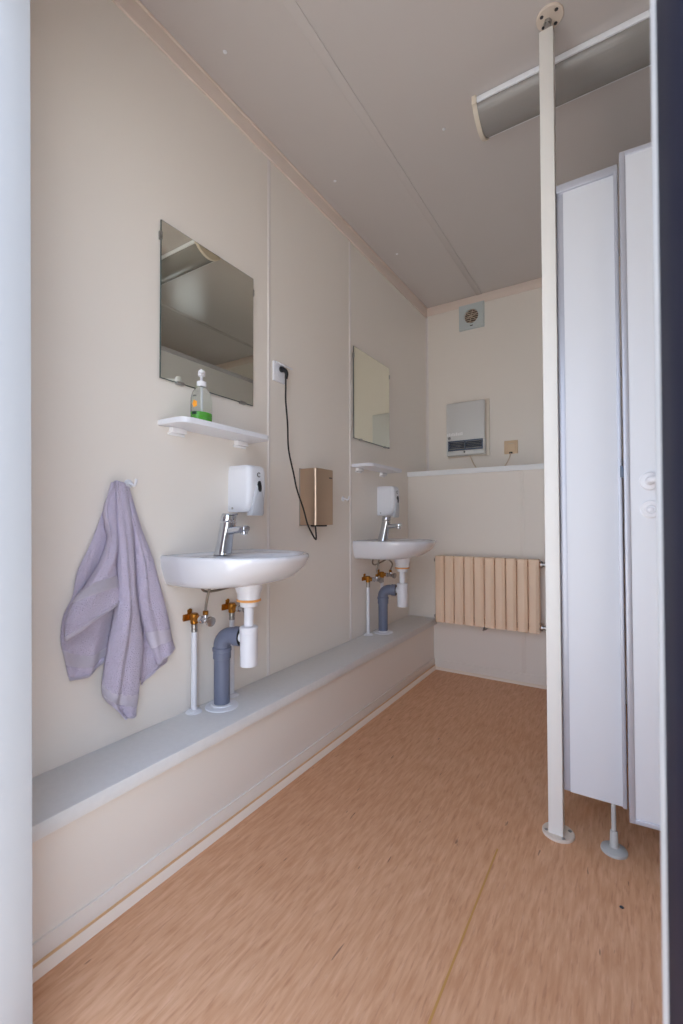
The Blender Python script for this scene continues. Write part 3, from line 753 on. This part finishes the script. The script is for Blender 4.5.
obj('power_cord', tube(B(), [(-.905, YU-.02, hz0), (-.885, YU-.03, 1.345), (-.855, YU-.06, 1.300), (-.825, YU-.09, 1.268), (-.79, YU-.09, 1.2665), (-.72, YU-.07, 1.267), (-.675, YU-.04, 1.295), (-.650, YU-.025, 1.34), (-.637, YU-.018, 1.385)], .0036, n=10), M['beige_cord'], t)
t = thing('junction_box', 'beige square cable outlet right of the wall heater', 'outlet', (-.637, YU, 1.38))
obj('frame', box(B(), -.681, -.594, YU-.009, YU, 1.381, 1.469, .004), M['beige_plastic'], t)
obj('cover', box(B(), -.668, -.607, YU-.013, YU-.008, 1.394, 1.456, .003), M['beige_plastic'], t)
obj('cord_outlet', box(B(), -.647, -.628, YU-.019, YU-.008, 1.382, 1.392, .002), M['mark'], t)
b = B(); box(b, -.655, -.620, YU-.0145, YU-.012, 1.446, 1.450, .0005); obj('mark_line', b, M['beige_cord'], t)

# ------------------------------------------------------------------ extractor fan
t = thing('extractor_fan', 'square white extractor fan high on the back wall', 'fan', (-.889, YU, 2.27))
fx, fz = -.889, 2.357
b = B(); N_ = 40; hs = .086
def sq(a, h):
    c, s = math.cos(a), math.sin(a); m_ = max(abs(c), abs(s)); return (h*c/m_, h*s/m_)
ang = [2*PI*k/N_+PI/4 for k in range(N_)]
rings = []
rings.append([(fx+sq(a, hs)[0], YU, fz+sq(a, hs)[1]) for a in ang]); rings.append([(fx+sq(a, hs)[0], YU-.018, fz+sq(a, hs)[1]) for a in ang])
rings.append([(fx+sq(a, hs-.004)[0], YU-.022, fz+sq(a, hs-.004)[1]) for a in ang]); rings.append([(fx+.052*math.cos(a), YU-.022, fz+.052*math.sin(a)) for a in ang])
rings.append([(fx+.049*math.cos(a), YU-.020, fz+.049*math.sin(a)) for a in ang]); rings.append([(fx+.048*math.cos(a), YU-.001, fz+.048*math.sin(a)) for a in ang])
fb = rings_mesh(b, rings); obj('housing', fb, M['fan'], t, ang=30)
obj('duct', lathe(B(), (fx, YU-.003, fz), [(.0475, 0), (.0475, .002)], axis=(0, -1, 0), n=32), M['fan_in'], t)
b = B()
for k in range(7):
    z = fz-.042+k*.014; w_ = math.sqrt(max(0, .048**2-(z-fz)**2)); box(b, fx-w_, fx+w_, YU-.021, YU-.017, z-.0016, z+.0016)
for a in (0.3, 1.35, 2.4): 
    dx, dz = math.cos(a)*.048, math.sin(a)*.048; tube(b, [(fx-dx, YU-.017, fz-dz), (fx+dx, YU-.017, fz+dz)], .002, n=6, smooth=False)
obj('grille', b, M['beige_cord'], t)
for k in range(5):
    a = 2*PI*k/5; b = B(); v = [b.verts.new((fx+r_*math.cos(a+o_), YU-.010+y_, fz+r_*math.sin(a+o_))) for r_, o_, y_ in ((.008, -.5, .003), (.042, -.35, .004), (.042, .35, -.003), (.008, .5, -.002))]
    b.faces.new(v); bmesh.ops.solidify(b, geom=b.faces[:], thickness=.001); obj('blade', b, M['fan_in'], t)
b = B(); box(b, fx-.008, fx+.012, YU-.0228, YU-.0215, fz-.070, fz-.064); obj('logo', b, M['mark'], t)

# ------------------------------------------------------------------ ceiling lamp
t = thing('ceiling_lamp', 'long unlit linear ceiling lamp with clear ribbed cover', 'lamp', (.16, 1.72, HC))
lx0, lx1 = -.445, .79; ya, yb = 1.636, 1.812
obj('housing', box(B(), lx0, lx1, ya+.004, yb-.004, HC-.020, HC, .002), M['white_plastic'], t)
obj('side_rail', box(B(), lx0, lx1, ya-.002, ya+.006, HC-.025, HC-.004, .0025), M['lamp_rail'], t)['label'] = 'bright white side rail'
obj('side_rail', box(B(), lx0, lx1, yb-.006, yb+.002, HC-.030, HC-.002, .0025), M['lamp_rail'], t)
def lprof(ins=0., n=18):
    P = []
    for k in range(n+1):
        f = k/n; P.append((ya+.004+(yb-ya-.008)*f, HC-.028-(.042)*math.sin(PI*f)**.75+ins))
    return P
b = B(); o_ = lprof(); i_ = lprof(.0025)[::-1]; prism(b, o_+i_, 'x', lx0, lx1); obj('diffuser', b, M['diffuser'], t, ang=50)
for xx in (lx0-.016, lx1):
    b = B(); P = [(ya-.006, HC), (ya-.006, HC-.032)]+[(y_, z_-.006) for y_, z_ in lprof()]+[(yb+.006, HC-.032), (yb+.006, HC)]
    prism(b, P, 'x', xx, xx+.016); obj('end_cap', b, M['lamp_cap'], t, ang=40)

# ------------------------------------------------------------------ support post
t = thing('support_post', 'white square steel post standing at the cubicle corner', 'post', (-.194, 1.50, 0))
px0, px1, py0, py1 = -.2095, -.1695, 1.481, 1.521
obj('tube', box(B(), px0, px1, py0, py1, .006, 2.452, .002), M['post'], t)
fp = obj('floor_plate', lathe(B(), (-.185, 1.503, 0), [(.0445, 0), (.0445, .005), (.043, .007)], n=40), M['post_plate'], t); fp['label'] = 'round cream floor plate'
for a in (200, 300, 30, 110):
    c = Vector((-.185, 1.503, .007))+Vector((math.cos(math.radians(a)), math.sin(math.radians(a)), 0))*.034
    b = B(); lathe(b, c, [(.0055, 0), (.0055, .0015), (.003, .003)], n=6); obj('screw', b, M['satin_metal'], fp)
cp_ = obj('ceiling_plate', lathe(B(), (-.180, 1.497, HC), [(.039, 0), (.039, -.005), (.037, -.007)], n=40), M['post_plate'], t)
for a in (220, 320, 60, 140):
    c = Vector((-.180, 1.497, HC-.007))+Vector((math.cos(math.radians(a)), math.sin(math.radians(a)), 0))*.027
    b = B(); lathe(b, c, [(.0055, 0), (.0055, -.0015), (.003, -.003)], n=6); obj('screw', b, M['mark'], cp_)
b = B(); cyl(b, (-.186, 1.498, 2.45), (-.186, 1.498, HC-.006), .007); lathe(b, (-.186, 1.498, 2.456), [(.013, 0), (.013, .010)], n=6); lathe(b, (-.186, 1.498, 2.480), [(.012, 0), (.012, .008)], n=6)
obj('jack_screw', b, M['satin_metal'], t)['label'] = 'threaded metal jack screw'

# ------------------------------------------------------------------ cubicle
cb, ct = .136, 1.956
t = thing('cubicle_panel', 'narrow white cubicle front panel between the post and the door', 'partition', (-.09, 1.50, cb))
obj('board', box(B(), -.150, -.017, 1.496, 1.510, cb+.001, ct-.024, .001), M['laminate'], t)
obj('edge_profile', box(B(), -.1685, -.148, 1.500, 1.522, cb, ct-.022, .002), M['alu'], t)
b = B(); box(b, -.019, -.0085, 1.489, 1.517, cb, ct-.022, .002); obj('edge_profile', b, M['alu'], t)
b = B(); box(b, -.1685, -.0085, 1.489, 1.517, ct-.024, ct, .002); obj('top_rail', b, M['alu'], t)
obj('strike_clip', box(B(), -.0135, -.0025, 1.484, 1.492, 1.058, 1.091, .001), M['slate'], t)
t = thing('panel_foot', 'grey adjustable foot with round base under the narrow cubicle panel', 'foot', (-.042, 1.507, 0))
obj('base', lathe(B(), (-.042, 1.507, 0), [(.0335, 0), (.034, .003), (.033, .007), (.022, .012), (.014, .014)], n=36), M['foot'], t)
obj('sleeve', lathe(B(), (-.042, 1.507, 0), [(.012, .012), (.011, .016), (.0095, .056), (.008, .058)], n=24), M['foot'], t)
obj('rod', cyl(B(), (-.042, 1.507, .05), (-.042, 1.507, cb+.001), .0062, n=18), M['foot'], t)

t = thing('cubicle_partition', 'white cubicle side partition running back from the post to the boxing', 'partition', (-.165, 2.14, cb))
obj('board', box(B(), -.171, -.157, 1.524, YL-.012, cb+.02, ct-.022, .001), M['laminate'], t)
b = B(); box(b, -.178, -.150, 1.524, YL-.001, ct-.024, ct, .002); obj('top_rail', b, M['alu'], t)
b = B(); box(b, -.178, -.150, YL-.02, YL-.001, cb, ct-.024, .002); obj('wall_profile', b, M['alu'], t)
t = thing('cubicle_partition', 'white cubicle front panel right of the cubicle door', 'partition', (.9, 1.5, cb))
obj('board', box(B(), .700, RX-.012, 1.496, 1.510, cb+.001, ct-.024, .001), M['laminate'], t)
b = B(); box(b, .690, RX-.001, 1.489, 1.517, ct-.024, ct, .002); box(b, .690, .702, 1.489, 1.517, cb, ct-.022, .002); box(b, RX-.014, RX-.001, 1.489, 1.517, cb, ct-.022, .002)
obj('frame_profile', b, M['alu'], t)

# door: hinged far right, left edge standing slightly open towards the doorway
hx, hy_, wd, an = .684, 1.505, .690, math.radians(-3.9)
t = thing('cubicle_door', 'white cubicle door standing slightly ajar with handle and lock', 'door', (hx, hy_, ct-1.829))
def rot(b):
    bmesh.ops.rotate(b, verts=b.verts[:], cent=(hx, hy_, 0), matrix=Matrix.Rotation(-an, 3, 'Z')); return b
dz0, dz1 = .127, 1.955; dl = hx-wd
obj('board', rot(box(B(), dl+.012, hx-.012, hy_-.010, hy_+.006, dz0+.012, dz1-.012, .001)), M['laminate'], t)
b = B(); box(b, dl, dl+.0135, hy_-.013, hy_+.010, dz0, dz1, .0015); box(b, hx-.0135, hx, hy_-.013, hy_+.010, dz0, dz1, .0015)
box(b, dl+.013, hx-.013, hy_-.013, hy_+.010, dz0, dz0+.013, .0015); box(b, dl+.013, hx-.013, hy_-.013, hy_+.010, dz1-.013, dz1, .0015)
obj('edge_frame', rot(b), M['alu'], t)
cx_ = dl+.057
b = B(); lathe(b, (cx_, hy_-.010, 1.042), [(.0235, 0), (.0235, .005), (.021, .007), (.012, .0075), (.010, .010), (.009, .022)], axis=(0, -1, 0), n=32)
tube(b, [(cx_, hy_-.030, 1.042), (cx_, hy_-.044, 1.043), (cx_+.008, hy_-.052, 1.044), (cx_+.030, hy_-.054, 1.044), (cx_+.085, hy_-.052, 1.043), (cx_+.105, hy_-.046, 1.042)], .0085, n=16)
obj('handle', rot(b), M['white_plastic'], t)['label'] = 'white lever handle with round rose'
b = B(); lathe(b, (cx_+.001, hy_-.010, .967), [(.0235, 0), (.0235, .005), (.021, .007), (.013, .007), (.012, .0085), (.010, .0095), (.0085, .007), (.0055, .007), (.0055, .011), (.004, .012)], axis=(0, -1, 0), n=32)
obj('lock', rot(b), M['white_plastic'], t)['label'] = 'round white lock rose'

# crumb on the floor
b = B(); lathe(b, (-.022, 1.298, 0), [(.0035, 0), (.0045, .0015), (.003, .0035), (.001, .004)], n=9, sx=1.2, sy=.8)
tag(obj('crumb', b, M['mark'], loc=(-.022, 1.298, 0)), 'tiny dark crumb on the floor before the cubicle foot', 'crumb')

# ------------------------------------------------------------------ light
w = bpy.data.worlds.new('daylight'); SC.world = w; w.use_nodes = True
nt = w.node_tree; bg = nt.nodes['Background']
tcw = nt.nodes.new('ShaderNodeTexCoord'); sp = nt.nodes.new('ShaderNodeSeparateXYZ'); rp = nt.nodes.new('ShaderNodeValToRGB')
nt.links.new(tcw.outputs['Generated'], sp.inputs[0]); nt.links.new(sp.outputs['Z'], rp.inputs['Fac'])
e = rp.color_ramp.elements; e[0].position = 0; e[0].color = (.92, .97, 1.05, 1); e[1].position = .6; e[1].color = (.62, .78, 1.08, 1)
nt.links.new(rp.outputs[0], bg.inputs['Color']); bg.inputs['Strength'].default_value = 1.0
sl = bpy.data.lights.new('sun', 'SUN'); sl.energy = 6; sl.color = (1, .97, .94); sl.angle = .01
so = bpy.data.objects.new('sun', sl); COL.objects.link(so); so.rotation_euler = Vector((.62, -.12, -.75)).to_track_quat('-Z', 'Y').to_euler()

SC.view_settings.view_transform = 'Standard'; SC.view_settings.look = 'None'
SC.view_settings.gamma = 1; SC.view_settings.use_curve_mapping = False
SC.view_settings.exposure = 1.62
SC.cycles.max_bounces = 16; SC.cycles.diffuse_bounces = 10; SC.cycles.glossy_bounces = 6; SC.cycles.transmission_bounces = 8
SC.cycles.use_denoising = True; SC.cycles.sample_clamp_indirect = 8

# ------------------------------------------------------------------ camera
yaw, pitch, roll = .564641, .0213286, -.0023759
F = Vector((-math.sin(yaw)*math.cos(pitch), math.cos(yaw)*math.cos(pitch), math.sin(pitch)))
R0 = Vector((math.cos(yaw), math.sin(yaw), 0)); U0 = R0.cross(F)
Rv = R0*math.cos(roll)+U0*math.sin(roll); Uv = -R0*math.sin(roll)+U0*math.cos(roll)
cam = bpy.data.cameras.new('camera'); co = bpy.data.objects.new('camera', cam); COL.objects.link(co)
mw = Matrix((Rv, Uv, -F)).transposed().to_4x4(); mw.translation = Vector((0, 0, .935993)); co.matrix_world = mw
cam.sensor_fit = 'VERTICAL'; cam.sensor_height = 36; cam.sensor_width = 24; cam.lens = 449.742/1024*36
cam.clip_start = .02
cam.dof.use_dof = True; cam.dof.focus_distance = 1.9; cam.dof.aperture_fstop = 5.6
SC.camera = co
